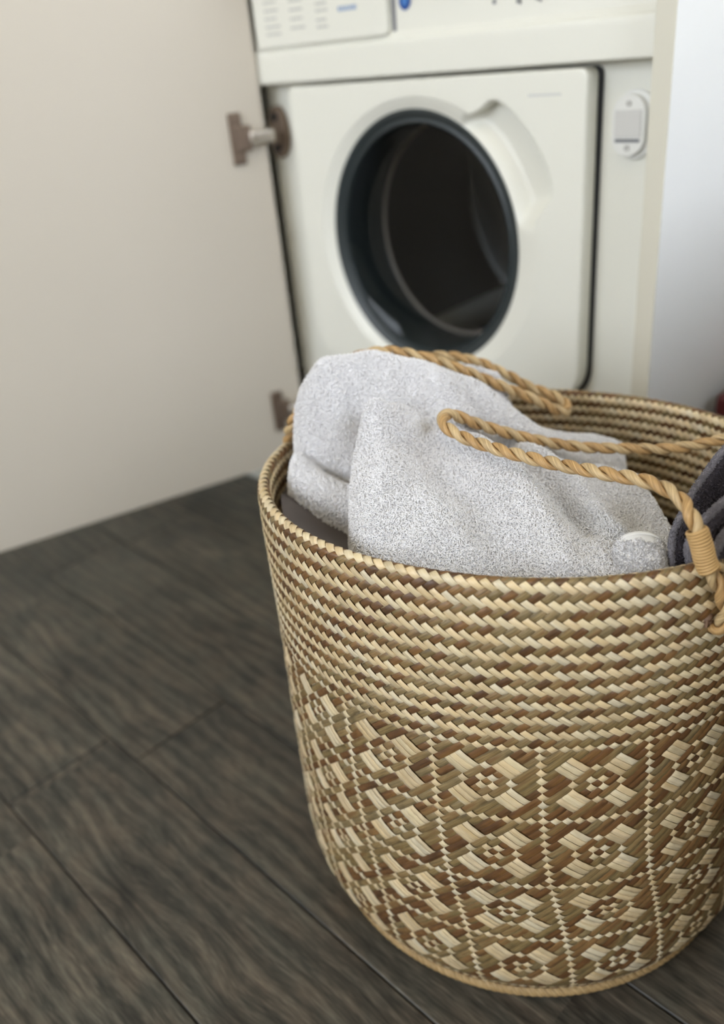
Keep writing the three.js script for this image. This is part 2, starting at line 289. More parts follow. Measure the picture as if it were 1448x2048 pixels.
// ---------------------------------------------------------------- the woven basket
const BX = 0.65349, BZ = 0.33910, BH = 0.42587, NS = 162, LIP = 0.0042, DEG = Math.PI / 180;
const prF = [0, 0.04, 0.12, 0.3, 0.5, 0.7, 0.9, 1], prR = [0.2010, 0.2090, 0.2228, 0.2249, 0.2231, 0.2182, 0.2126, 0.2080];
function spline(xs, ys, x) {                                 // Catmull-Rom on uneven knots
  const n = xs.length; if (x <= xs[0]) return ys[0] + (x - xs[0]) * (ys[1] - ys[0]) / (xs[1] - xs[0]); if (x >= xs[n - 1]) return ys[n - 1] + (x - xs[n - 1]) * (ys[n - 1] - ys[n - 2]) / (xs[n - 1] - xs[n - 2]);
  let i = 0; while (x > xs[i + 1]) i++;
  const h = xs[i + 1] - xs[i], t = (x - xs[i]) / h, sl = (k) => k <= 0 ? (ys[1] - ys[0]) / (xs[1] - xs[0]) : k >= n - 1 ? (ys[n - 1] - ys[n - 2]) / (xs[n - 1] - xs[n - 2]) : (ys[k + 1] - ys[k - 1]) / (xs[k + 1] - xs[k - 1]);
  const t2 = t * t, t3 = t2 * t; return (2 * t3 - 3 * t2 + 1) * ys[i] + (t3 - 2 * t2 + t) * h * sl(i) + (3 * t2 - 2 * t3) * ys[i + 1] + (t3 - t2) * h * sl(i + 1);
}
const mK = [-19.6, -9, 0, 9, 18, 27, 34, 37], mF = [0.9895, 0.832, 0.7036, 0.5535, 0.397, 0.25, 0.112, 0.05];
const dM = [-19.6, 0, 4.5, 9, 13, 18, 21.5, 27, 33, 37], dA = [-2.2, 0, 0.45, 0.75, 1.25, 2.4, 3.7, 5.6, 7.4, 8.2];
const rimW = (f) => clamp((f - 0.3) / 0.7, 0, 1) ** 2;
const tilt = (x, z) => BH + 0.02105 * (x - BX) + 0.04371 * (z - BZ);      // rim height; the front stands a little higher
function wallR(th, f) { return spline(prF, prR, f) + rimW(f) * (0.01026 * Math.cos(2 * th) + -0.01243 * Math.sin(2 * th)); }   // outer radius at angle th and height fraction f
const lipStart = (u) => { const p = ((((53.7 - u * 360 / NS) % 360) + 360) % 360); return -19.75 + 0.95 * sstep(48, 92, p) * (1 - sstep(200, 300, p)); };
function basketPoint(u, m, off, out) {                       // u: strips round the basket, m: rows down the outside (beyond the lip: down the inside)
  let f, dy = 0, inw, nr, ny; const fl = 1 - LIP / BH, LM0 = lipStart(u), LM1 = LM0 - 2.2;
  if (m >= LM0) { f = Math.min(fl, spline(mK, mF, m < 0 ? m * -19.65 / LM0 : m)); inw = 0; const sl = (spline(prF, prR, f + 0.01) - spline(prF, prR, f - 0.01)) / (0.02 * BH), l = Math.hypot(1, sl); nr = 1 / l; ny = -sl / l; }
  else if (m > LM1) { const a = (LM0 - m) / (LM0 - LM1) * Math.PI; f = fl; dy = LIP * Math.sin(a); inw = LIP * (1 - Math.cos(a)); nr = Math.cos(a); ny = Math.sin(a); }
  else { f = fl - (LM1 - m) * 0.0062 / BH; inw = 2 * LIP; nr = -1; ny = 0; }
  const w = rimW(f);
  let phi = 53.7 - spline(dM, dA, Math.max(m, -19.6)) - u * 360 / NS;
  phi += w * 0.11 * (Math.sin((phi - 100) * DEG) + 0.723) / DEG;
  const th = (phi - 0.0775 * w / 2 / DEG * Math.sin(2 * (phi - -25.24) * DEG)) * DEG;
  const r = wallR(th, f) - inw + off * nr;
  out[0] = BX + -0.00119 * w + r * Math.cos(th); out[2] = BZ + 0.00361 * w + r * Math.sin(th); out[1] = f * tilt(out[0], out[2]) + dy + off * ny; return out;
}
const BLK = [[2.5, 2.5], [6.5, 2.5], [2.5, 6.5], [6.5, 6.5]], CHK = [[4.5, 2.5], [4.5, 6.5], [2.5, 4.5], [6.5, 4.5], [4, 4], [5, 4], [4, 5], [5, 5]];
function paleOver(A, B) {                                    // which strand lies on top where pale strand A meets brown strand B
  const n = B - A; if (n < 0) return ((-n - 1) % 4) >= 2;
  const u = ((((A + B) / 2) % 9) + 9) % 9, m = (((n / 2) % 9) + 9) % 9;
  if (m === 0 && Number.isInteger(u)) return true;
  if (u === 0 && Number.isInteger(m)) return true;
  for (const [a, b] of CHK) if (u === a && m === b) return true;
  for (const [a, b] of BLK) { const di = (u - a) + (m - b), dj = (u - a) - (m - b); if (Math.abs(di) <= 1 && Math.abs(dj) <= 1) return true; }
  return false;
}
const basket = thing('laundry_basket', 'round straw basket woven in pale and brown strips, two rope handles, full of towels', 'basket');
{
  // straw: fibres along the strip, a few darker nodes and stains in the dye
  const strawTex = (v, c0, c1, c2, stain) => tex(64, 1024, (i, j) => {
    const u = i / 64, y = j / 1024 * 80;                     // y in strip widths
    const f = fbm(u * 16, y * 0.28, 3, 11 + v), g = fbm(u * 34, y * 0.9, 2, 41 + v), l = fbm(u * 1.3, y * 0.33, 3, 71 + v), q = fbm(u * 2.2, y * 0.11, 2, 101 + v);
    let k = clamp(0.5 + (f - 0.5) * 1.1 + (g - 0.5) * 0.55, 0, 1), s = clamp((l - 0.5) * 2.2 + (q - 0.5) * 1.6, -1, 1) * stain;
    const c = [0, 1, 2].map((n) => lerp(c0[n], c1[n], k)); return [0, 1, 2].map((n) => lerp(c[n], c2[n], clamp(s, 0, 0.8)) * (1 + Math.min(0, s) * 0.28));
  });
  const paleT = [strawTex(1, [208, 190, 155], [236, 223, 194], [204, 181, 138], 0.5), strawTex(2, [212, 196, 162], [238, 226, 200], [214, 196, 154], 0.5)];
  const brownT = [strawTex(3, [108, 83, 52], [160, 129, 86], [122, 114, 80], 0.9), strawTex(4, [98, 71, 43], [150, 114, 72], [146, 114, 68], 0.9), strawTex(5, [110, 92, 60], [164, 142, 100], [118, 88, 54], 0.9)];
  const paleM = [], brownM = [];
  for (let k = 0; k < 6; k++) { const t = paleT[k % 2].clone(); t.offset.set(0, k * 0.173); t.needsUpdate = true; paleM.push(mat([0xffffff, 0xfff6ea, 0xf6f0e4, 0xfffaf0, 0xf3e9da, 0xfff3e2][k], 0.42, { map: t, bumpMap: t, bumpScale: 0.0002, side: THREE.DoubleSide })); }
  for (let k = 0; k < 9; k++) { const t = brownT[k % 3].clone(); t.offset.set(0, k * 0.131); t.needsUpdate = true; brownM.push(mat([0xffffff, 0xe8dccf, 0xfff8ee, 0xf0e4d4, 0xd6c6b8, 0xffffff, 0xfff0e0, 0xe0d2c4, 0xf4f0e2][k], 0.45, { map: t, bumpMap: t, bumpScale: 0.0003, side: THREE.DoubleSide })); }
  const M0 = -42, M1 = 37, SEG = 3, tmp = [0, 0, 0];
  const XS = [[-1, -0.0006], [-1, 0], [0, 0.00022], [1, 0], [1, -0.0006]];
  function strand(pale, id) {
    const wf = (pale ? rr(0.93, 0.985) : rr(0.90, 0.965)) / 2, tip = pale ? rr(0.0002, 0.00034) : rr(0.0001, 0.00025), jit = rr(0, 100), H = 0.00085;
    // pale: fixed A = u - m, runs over B = u + m; brown: fixed B, runs over A
    const c0 = Math.ceil(2 * M0), cells = Math.floor(2 * (M1 - M0));
    const rows = cells * SEG + 1, state = [];
    for (let c = -1; c <= cells + 1; c++) { const n = c0 + c; state.push(pale ? paleOver(id, id + n) : !paleOver(id - n, id)); }
    const nx = XS.length, pos = new Float32Array(rows * nx * 3), uv = new Float32Array(rows * nx * 2), idx = [];
    for (let q = 0; q < rows; q++) {
      const c = Math.floor(q / SEG), f = [0, 0.36, 0.64][q % SEG], n = c0 + c + f, s0 = state[c + 1] ? 1 : -1, s1 = state[c + 2] ? 1 : -1;
      let h = lerp(s0, s1, f < 0.1 ? 0 : f < 0.5 ? 0.12 : 0.88) * H + (pale ? 0.00042 : 0);
      if (s0 > 0 && s1 > 0 && f > 0.1) h += 0.0002;
      const dl = (vnoise(q * 0.11, jit, 5) - 0.5) * 0.09;
      for (let x = 0; x < nx; x++) {
        const d = XS[x][0] * wf + dl;
        const A = pale ? id + d : id - n, B = pale ? id + n : id + d;
        basketPoint((A + B) / 2, (B - A) / 2, h + XS[x][1] + XS[x][0] * tip, tmp);
        const k = q * nx + x; pos[k * 3] = tmp[0]; pos[k * 3 + 1] = tmp[1]; pos[k * 3 + 2] = tmp[2];
        uv[k * 2] = (XS[x][0] * 0.5 + 0.5) * 0.96 + 0.02; uv[k * 2 + 1] = q / SEG / 80 + jit;
        if (q < rows - 1 && x < nx - 1) { const a = k, b = k + 1, e = k + nx, g = e + 1; if (pale) idx.push(a, e, b, b, e, g); else idx.push(a, b, e, b, g, e); }
      }
    }
    const g = new THREE.BufferGeometry(); g.setAttribute('position', new THREE.BufferAttribute(pos, 3)); g.setAttribute('uv', new THREE.BufferAttribute(uv, 2)); g.setIndex(idx); g.computeVertexNormals();
    return g;
  }
  for (let i = 0; i < NS; i++) part('pale_straw_strip', strand(true, i), paleM[Math.floor(rnd() * 6)], basket);
  for (let i = 0; i < NS; i++) part('brown_straw_strip', strand(false, i), brownM[Math.floor(rnd() * 9)], basket);
  // the hidden inner layer between the two faces of the weave
  const core = grid(120, 110, (i, j) => { const m = lerp(-80, 37.2, j / 110); return basketPoint(-i / 120 * NS, m, -0.0022, [0, 0, 0]); });
  part('inner_lining', core, mat(0x4a3522, 0.8, { side: THREE.DoubleSide }), basket).userData.label = 'dark brown inner layer';
  const bd = new THREE.CylinderGeometry(0.206, 0.203, 0.008, 96); bd.translate(BX, 0.0125, BZ); part('basket_base', bd, mat(0x8a6c45, 0.7), basket);
}
// ropes: plies twisted round a curve
function frames(curve, n) {
  const P = curve.getSpacedPoints(n), T = [], N = [], B = [];
  for (let i = 0; i <= n; i++) T.push(P[Math.min(n, i + 1)].clone().sub(P[Math.max(0, i - 1)]).normalize());
  let v = Math.abs(T[0].y) < 0.8 ? new THREE.Vector3(0, 1, 0) : new THREE.Vector3(1, 0, 0);
  for (let i = 0; i <= n; i++) { v = v.clone().addScaledVector(T[i], -v.dot(T[i])).normalize(); N.push(v); B.push(new THREE.Vector3().crossVectors(T[i], v)); }
  return { P, T, N, B };
}
function plyGeo(curve, n, radius, pitch, phase, ra, rb, sides = 12, taper = 0) {
  const len = curve.getLength(), F = frames(curve, n), pts = [];
  for (let i = 0; i <= n; i++) { const a = phase + i / n * len / pitch * Math.PI * 2; pts.push([F.P[i].clone().addScaledVector(F.N[i], Math.cos(a) * radius).addScaledVector(F.B[i], Math.sin(a) * radius), a]); }
  return grid(sides, n, (s, i) => {
    const [p, a] = pts[i], nx = pts[Math.min(n, i + 1)][0], pv = pts[Math.max(0, i - 1)][0], t = nx.clone().sub(pv).normalize();
    const rad = p.clone().sub(F.P[i]).addScaledVector(F.N[i], 1e-7).normalize(); rad.addScaledVector(t, -rad.dot(t)).normalize(); const tan = new THREE.Vector3().crossVectors(t, rad);
    const e = s / sides * Math.PI * 2, k = taper ? Math.min(1, Math.min(i, n - i) / (n * taper) + 0.35) : 1;
    const w = 1 + 0.05 * Math.sin(i * 0.9 + phase * 3) + 0.06 * (vnoise(i * 0.12, s * 0.9, 3) - 0.5);
    const q = p.clone().addScaledVector(rad, Math.cos(e) * ra * k * w).addScaledVector(tan, Math.sin(e) * rb * k * w); return [q.x, q.y, q.z];
  }, (s, i) => [s / sides * 2, i / n * len / 0.08]);
}
const fibreT = tex(64, 512, (i, j) => {
  const u = i / 64, y = j / 512 * 8, f = fbm(u * 22, y * 0.5, 3, 501), g = fbm(u * 5, y * 0.9, 3, 541), k = clamp(0.5 + (f - 0.5) * 1.5, 0, 1), s = clamp((g - 0.52) * 3, 0, 1);
  return [lerp(lerp(170, 226, k), 136, s * 0.5), lerp(lerp(141, 199, k), 112, s * 0.5), lerp(lerp(98, 152, k), 78, s * 0.5)];
});
const ropeM = mat(0xffffff, 0.5, { map: fibreT, bumpMap: fibreT, bumpScale: 0.0004, side: THREE.DoubleSide });
const ropeM2 = mat(0xf2e2cc, 0.52, { map: fibreT, bumpMap: fibreT, bumpScale: 0.0004, side: THREE.DoubleSide });
const V = (a) => new THREE.Vector3(...a);
function handle(pts, R, pitch, label) {
  const h = new THREE.Group(); h.name = 'rope_handle'; h.userData.label = label; basket.add(h);
  const c = new THREE.CatmullRomCurve3(pts.map(V), false, 'centripetal'), n = Math.round(c.getLength() / 0.0022);
  for (let k = 0; k < 2; k++) { const m = shade(new THREE.Mesh(plyGeo(c, n, R * 0.52, pitch, k * Math.PI + 0.6, R * 0.50, R * 0.66, 12, 0.004), k ? ropeM2 : ropeM)); m.name = 'rope_strand'; h.add(m); }
  return { h, c };
}
{
  const right = handle([[0.838, 0.386, 0.405], [0.847, 0.384, 0.4105], [0.8585, 0.388, 0.4165], [0.8605, 0.400, 0.4165], [0.8585, 0.412, 0.418], [0.8545, 0.424, 0.4205], [0.8465, 0.4376, 0.4231], [0.8419, 0.4532, 0.4237], [0.8354, 0.4674, 0.4232], [0.825, 0.4734, 0.4156], [0.8033, 0.4772, 0.4094], [0.7612, 0.4725, 0.4045], [0.7193, 0.468, 0.4012], [0.6749, 0.467, 0.4002], [0.6375, 0.470, 0.4], [0.6205, 0.4745, 0.398], [0.612, 0.4765, 0.389], [0.611, 0.474, 0.376], [0.6215, 0.4615, 0.358], [0.648, 0.440, 0.322], [0.678, 0.426, 0.290], [0.711, 0.421, 0.263], [0.746, 0.421, 0.241], [0.778, 0.428, 0.219], [0.82, 0.440, 0.198], [0.853, 0.438, 0.188], [0.8665, 0.42, 0.187], [0.8695, 0.40, 0.190], [0.865, 0.382, 0.196], [0.852, 0.376, 0.201]], 0.0051, 0.031, 'straw rope handle flopped over the towel from the right');
  // twine binding where the rope clears the rim
  const seg = new THREE.CatmullRomCurve3([[0.8495, 0.4335, 0.4225], [0.8465, 0.4395, 0.4232], [0.8419, 0.4532, 0.4237], [0.8385, 0.461, 0.4237]].map(V));
  const turns = 14, n = turns * 20;
  const bg = mergeGeometries([plyGeo(seg, n, 0.0063, seg.getLength() / turns, 0, 0.0011, 0.0012, 7), plyGeo(seg, n, 0.0061, seg.getLength() / turns, 2.4, 0.0009, 0.0009, 7), new THREE.TubeGeometry(seg, 24, 0.0058, 14)]);
  const bm = shade(new THREE.Mesh(bg, mat(0xfff2da, 0.6, { map: fibreT, side: THREE.DoubleSide }))); bm.name = 'twine_binding'; right.h.add(bm);
  const kg = []; for (let k = 0; k < 7; k++) { const c = new THREE.CatmullRomCurve3([[0.846, 0.3925, 0.411], [0.8505 + rr(-0.002, 0.002), 0.392 + rr(-0.003, 0.003), 0.4165 + rr(-0.001, 0.001)], [0.849 + rr(-0.006, 0.003), 0.388 + rr(-0.004, 0.004), 0.4215 + rr(-0.002, 0.002)]].map(V)); kg.push(new THREE.TubeGeometry(c, 8, rr(0.0012, 0.0026), 7)); }
  const km = shade(new THREE.Mesh(mergeGeometries(kg), mat(0x6a503c, 0.6))); km.name = 'rope_knot'; right.h.add(km);
  handle([[0.460, 0.385, 0.400], [0.4425, 0.387, 0.409], [0.4405, 0.405, 0.411], [0.4435, 0.426, 0.414], [0.452, 0.4405, 0.417], [0.461, 0.4535, 0.418], [0.4655, 0.4635, 0.4125], [0.467, 0.474, 0.400], [0.468, 0.488, 0.372], [0.498, 0.498, 0.335], [0.53, 0.492, 0.315], [0.558, 0.476, 0.291], [0.584, 0.456, 0.265], [0.611, 0.435, 0.238], [0.623, 0.4235, 0.224], [0.626, 0.4215, 0.215], [0.620, 0.426, 0.2095], [0.608, 0.4305, 0.209], [0.585, 0.437, 0.214], [0.555, 0.450, 0.221], [0.527, 0.462, 0.233], [0.490, 0.465, 0.25], [0.455, 0.450, 0.278], [0.437, 0.43, 0.292], [0.432, 0.405, 0.297], [0.437, 0.385, 0.30], [0.448, 0.375, 0.305]], 0.0053, 0.031, 'straw rope handle behind the towel on the left');
  // border braid round the foot of the basket
  const pts = []; for (let i = 0; i < 180; i++) { const a = i / 180 * Math.PI * 2; pts.push(new THREE.Vector3(BX + 0.2045 * Math.cos(a), 0.0065, BZ + 0.2045 * Math.sin(a))); }
  const ring = new THREE.CatmullRomCurve3(pts, true), L = ring.getLength();
  const g = [0, 1, 2].map((k) => plyGeo(ring, 1400, 0.0030, L / 64, k * Math.PI * 2 / 3, 0.0024, 0.0034, 8));
  part('border_braid', mergeGeometries(g), mat(0xe8e0d0, 0.6, { map: fibreT, side: THREE.DoubleSide }), basket);
}

// ---------------------------------------------------------------- towels (l: to the right, s: towards the camera, measured from the basket's middle)
const RV = [0.83951, -0.54334], NV = [0.54334, 0.83951];
const toW = (l, s, y) => [BX + l * RV[0] + s * NV[0], y, BZ + l * RV[1] + s * NV[1]];
function rbf(pts, smooth = 1e-4) {                           // thin-plate spline through (l, s, y)
  const n = pts.length, N = n + 3, A = [], k = (r2) => r2 < 1e-12 ? 0 : 0.5 * r2 * Math.log(r2);
  for (let i = 0; i < N; i++) A.push(new Float64Array(N + 1));
  for (let i = 0; i < n; i++) { for (let j = 0; j < n; j++) A[i][j] = k((pts[i][0] - pts[j][0]) ** 2 + (pts[i][1] - pts[j][1]) ** 2); A[i][i] += smooth; A[i][n] = A[n][i] = 1; A[i][n + 1] = A[n + 1][i] = pts[i][0]; A[i][n + 2] = A[n + 2][i] = pts[i][1]; A[i][N] = pts[i][2]; }
  for (let c = 0; c < N; c++) { let p = c; for (let r = c + 1; r < N; r++) if (Math.abs(A[r][c]) > Math.abs(A[p][c])) p = r; [A[c], A[p]] = [A[p], A[c]]; for (let r = 0; r < N; r++) if (r !== c) { const f = A[r][c] / A[c][c]; if (f) for (let q = c; q <= N; q++) A[r][q] -= f * A[c][q]; } }
  const w = A.map((row, i) => row[N] / row[i]);
  return (l, s) => { let v = w[n] + w[n + 1] * l + w[n + 2] * s; for (let i = 0; i < n; i++) v += w[i] * k((pts[i][0] - l) ** 2 + (pts[i][1] - s) ** 2); return v; };
}
function distPoly(l, s, P) { let b = 9; for (let i = 0; i < P.length - 1; i++) { const ax = P[i][0], ay = P[i][1], dx = P[i + 1][0] - ax, dy = P[i + 1][1] - ay, t = clamp(((l - ax) * dx + (s - ay) * dy) / (dx * dx + dy * dy), 0, 1); b = Math.min(b, Math.hypot(l - ax - t * dx, s - ay - t * dy)); } return b; }
const wallIn = (l, s) => { const th = Math.atan2(l * RV[1] + s * NV[1], l * RV[0] + s * NV[0]); return wallR(th, 0.955) - 0.013 - Math.hypot(l, s); };
// terry pile: one small yarn loop, copied over a surface
const loopG = (() => { const c = new THREE.CatmullRomCurve3([[-0.45, -0.3, 0], [-0.55, 0.55, 0.1], [0, 1, 0.25], [0.5, 0.5, 0.1], [0.4, -0.3, 0]].map(V)); return new THREE.TubeGeometry(c, 7, 0.24, 5); })();
function pile(name, geo, count, size, material, parent, keep) {
  const p = geo.attributes.position, ix = geo.index, nm = geo.attributes.normal, cum = []; let tot = 0; const a = new THREE.Vector3(), b = new THREE.Vector3(), c = new THREE.Vector3();
  for (let t = 0; t < ix.count; t += 3) { a.fromBufferAttribute(p, ix.getX(t)); b.fromBufferAttribute(p, ix.getX(t + 1)); c.fromBufferAttribute(p, ix.getX(t + 2)); let ar = b.clone().sub(a).cross(c.clone().sub(a)).length() / 2; if (keep && !keep(a, ar)) ar = 0; tot += ar; cum.push(tot); }
  const im = new THREE.InstancedMesh(loopG, material, count); const Mx = new THREE.Matrix4(), nn = new THREE.Vector3(), x = new THREE.Vector3(), z = new THREE.Vector3(), col = new THREE.Color();
  for (let i = 0; i < count; i++) {
    const r = rnd() * tot; let lo = 0, hi = cum.length - 1; while (lo < hi) { const m = (lo + hi) >> 1; if (cum[m] < r) lo = m + 1; else hi = m; }
    const t = lo * 3, i0 = ix.getX(t), i1 = ix.getX(t + 1), i2 = ix.getX(t + 2); let u = rnd(), v = rnd(); if (u + v > 1) { u = 1 - u; v = 1 - v; }
    a.fromBufferAttribute(p, i0); b.fromBufferAttribute(p, i1); c.fromBufferAttribute(p, i2); const q = a.clone().multiplyScalar(1 - u - v).addScaledVector(b, u).addScaledVector(c, v);
    nn.fromBufferAttribute(nm, i0); nn.x += rr(-0.55, 0.55); nn.y += rr(-0.65, 0.35); nn.z += rr(-0.55, 0.55); nn.normalize();
    x.set(rr(-1, 1), rr(-1, 1), rr(-1, 1)).addScaledVector(nn, 0).normalize(); x.addScaledVector(nn, -x.dot(nn)).normalize(); z.crossVectors(x, nn);
    const s = size * rr(0.75, 1.25), hh = s * rr(0.8, 1.3);
    Mx.makeBasis(x.clone().multiplyScalar(s), nn.clone().multiplyScalar(hh), z.clone().multiplyScalar(s)).setPosition(q.x, q.y, q.z); im.setMatrixAt(i, Mx);
  }
  im.name = name; im.userData.kind = 'stuff'; shade(im); parent.add(im); return im;
}
const terryM = mat(0xdcd9da, 0.95), terryLoopM = mat(0xe9e7e7, 0.95);
{
  const towel = thing('bath_towel', 'crumpled pale grey terry towel heaped in the basket under the rope handle', 'towel');
  const F = rbf([[-0.12, 0.14, 0.415], [-0.086, 0.148, 0.413], [-0.031, 0.156, 0.409], [0.021, 0.16, 0.409], [0.067, 0.161, 0.414], [0.096, 0.158, 0.412], [-0.129, 0.095, 0.441], [-0.082, 0.099, 0.441], [-0.034, 0.087, 0.437], [0.015, 0.085, 0.430], [0.059, 0.1, 0.417], [-0.132, 0.05, 0.458], [-0.123, 0.015, 0.477], [-0.097, 0.022, 0.466], [-0.065, 0.02, 0.456], [-0.024, 0.014, 0.448], [0.021, 0.014, 0.433], [0.056, 0.034, 0.415], [0.084, 0.075, 0.402], [-0.1, -0.03, 0.474], [0, -0.04, 0.44]]);
  const L = rbf([[-0.18, -0.035, 0.496], [-0.189, -0.022, 0.474], [-0.196, -0.01, 0.452], [-0.203, 0.0, 0.428], [-0.172, -0.035, 0.51], [-0.13, -0.05, 0.512], [-0.083, -0.06, 0.496], [-0.035, -0.06, 0.475], [0.0, -0.055, 0.443], [0.022, -0.05, 0.426], [-0.147, -0.025, 0.48], [-0.102, -0.02, 0.476], [-0.059, -0.02, 0.462], [-0.15, 0.0, 0.443], [-0.017, -0.02, 0.447], [-0.172, 0.02, 0.412], [-0.143, 0.03, 0.414], [0.038, -0.09, 0.411], [0.066, -0.1, 0.404], [0.094, -0.1, 0.394], [0.102, -0.075, 0.383], [0.114, -0.03, 0.37], [0.123, 0.02, 0.374], [0.07, -0.03, 0.396], [0.05, -0.06, 0.406],
    [-0.17, -0.09, 0.44], [-0.1, -0.115, 0.42], [-0.03, -0.115, 0.40], [0.03, -0.13, 0.37], [0.09, -0.125, 0.36], [0.08, 0.06, 0.385], [0.02, 0.05, 0.40], [-0.06, 0.05, 0.40]]);
  const edgeL = (s) => spline([-0.03, 0.0, 0.01, 0.035, 0.058, 0.095, 0.12, 0.14, 0.17], [-0.095, -0.118, -0.127, -0.133, -0.134, -0.130, -0.125, -0.120, -0.112], s);   // left edge of the front fold
  const ridges = [   // [line in (l, s), height, half width]
    [[[-0.052, -0.118], [-0.024, -0.114]], 0.062, 0.017],
    [[[-0.12, 0.02], [-0.108, 0.06], [-0.108, 0.14]], 0.009, 0.014], [[[-0.112, 0.012], [-0.1, 0.02], [-0.085, 0.012]], 0.005, 0.011],
    [[[-0.085, 0.025], [-0.06, 0.06], [-0.03, 0.09], [-0.015, 0.15]], -0.014, 0.019], [[[-0.07, -0.02], [-0.03, 0.03], [0.005, 0.075], [0.028, 0.15]], 0.013, 0.016], [[[-0.03, -0.005], [0.018, 0.04], [0.045, 0.1]], -0.010, 0.013], [[[0.0, -0.01], [0.045, 0.035], [0.068, 0.09]], 0.007, 0.012], [[[-0.09, 0.15], [-0.06, 0.12], [-0.03, 0.13]], 0.005, 0.012],
    [[[-0.06, 0.012], [-0.037, 0.0], [0.005, -0.015], [0.047, -0.025]], -0.010, 0.016],
    [[[-0.16, -0.018], [-0.15, 0.006]], 0.006, 0.010], [[[-0.141, -0.022], [-0.128, 0.0]], -0.008, 0.010], [[[-0.122, -0.026], [-0.1, 0.0]], 0.006, 0.010], [[[-0.095, -0.032], [-0.07, -0.005]], -0.010, 0.011], [[[-0.068, -0.036], [-0.04, -0.01]], 0.006, 0.010], [[[-0.04, -0.036], [-0.012, -0.012]], -0.008, 0.010], [[[-0.204, -0.012], [-0.186, -0.001], [-0.168, 0.008], [-0.145, 0.018]], -0.030, 0.0105], [[[-0.121, 0.02], [-0.112, 0.014]], 0.007, 0.012]];
  const roll = [[-0.20, -0.004], [-0.178, 0.020], [-0.155, 0.036], [-0.13, 0.050], [-0.105, 0.058]], rollY = (l) => spline([-0.2, -0.178, -0.155, -0.13, -0.105], [0.425, 0.417, 0.413, 0.412, 0.41], l);
  const h = (l, s) => {
    let fo = 0; for (const [P, a, w] of ridges) { const d = distPoly(l, s, P) / w; if (d < 3) fo += a * Math.exp(-d * d); }
    fo += 0.006 * (fbm(l * 26 + 7, s * 26 + 3, 3, 900) - 0.5);
    let f = F(l, s) + fo; const e = l - edgeL(s), q = e < 0.014 ? (0.014 - e) / 0.014 : 0; if (q > 0) f -= q < 1 ? 0.014 * (1 - Math.sqrt(1 - q * q)) : 0.014 + (q - 1) * 0.12;
    const b = (-0.012 - s); if (b > 0) f -= b * 0.9 * sstep(0, 0.02, b);
    f = Math.max(f, 0.28);
    let g = L(l, s) + fo;
    // the fluffy roll hanging over the left rim and its drop in front
    const d = distPoly(l, s, roll), front = s - spline([-0.2, -0.178, -0.155, -0.13, -0.105], [-0.004, 0.020, 0.036, 0.050, 0.058], l);
    if (front > -0.004 && l < -0.06) g = Math.min(g, rollY(l) - Math.max(0, front - 0.004) * 9);
    const rl = d < 0.017 && l < -0.09 ? rollY(l) - 0.006 + Math.sqrt(0.017 ** 2 - d * d) : -1; g = Math.max(g, rl);
    g = Math.max(g, 0.27);
    const k = 0.006, mx = Math.max(f, g), df = Math.abs(f - g); let y = mx + (df < k ? (k - df) ** 2 / (4 * k) : 0);
    // tuck in at the walls
    const wi = wallIn(l, s); if (wi < 0.02) y -= (0.02 - wi) * (wi < 0 ? 3 : 1.2) * sstep(0.02, 0, wi);
    const back = -s - 0.13; if (back > 0) y -= back * 3;
    const rg = l - lerp(0.105, 0.112, sstep(0.05, 0.15, s)) - 0.012 * Math.sin(s * 20); if (rg > 0) y -= rg * 4.5;
    const lf = -0.2 - l; if (lf > 0) y -= lf * 5;
    return Math.max(y, 0.24);
  };
  const nl = 180, ns = 180, l0 = -0.215, l1 = 0.135, s0 = -0.175, s1 = 0.19;
  const g = grid(nl, ns, (i, j) => { const l = lerp(l0, l1, i / nl), s = lerp(s0, s1, j / ns); const wi = wallIn(l, s); let a = 1; if (wi < 0) a = Math.max(0.6, 1 + wi / Math.hypot(l, s)); return toW(l * a, s * a, h(l * a, s * a)); });
  part('towel_cloth', g, mat(0xd6d4d5, 0.95, { side: THREE.DoubleSide }), towel);  // cloth toned darker than its loops, painting in the shade between them
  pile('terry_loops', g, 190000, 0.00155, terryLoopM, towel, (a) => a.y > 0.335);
  // woven hem where the hanging roll ends
  const hm = grid(20, 10, (i, j) => { const l = lerp(-0.162, -0.112, i / 20), s = spline([-0.2, -0.178, -0.155, -0.13, -0.105], [-0.004, 0.020, 0.036, 0.050, 0.058], l) + 0.010 + j / 10 * 0.024 * sstep(0, 0.5, i / 20); return toW(l + j * 0.0006, s, 0.397 - j * 0.0004 + 0.0007 * Math.sin(j * 1.9)); });
  part('woven_hem', hm, mat(0xa19892, 0.8, { side: THREE.DoubleSide }), towel);
}
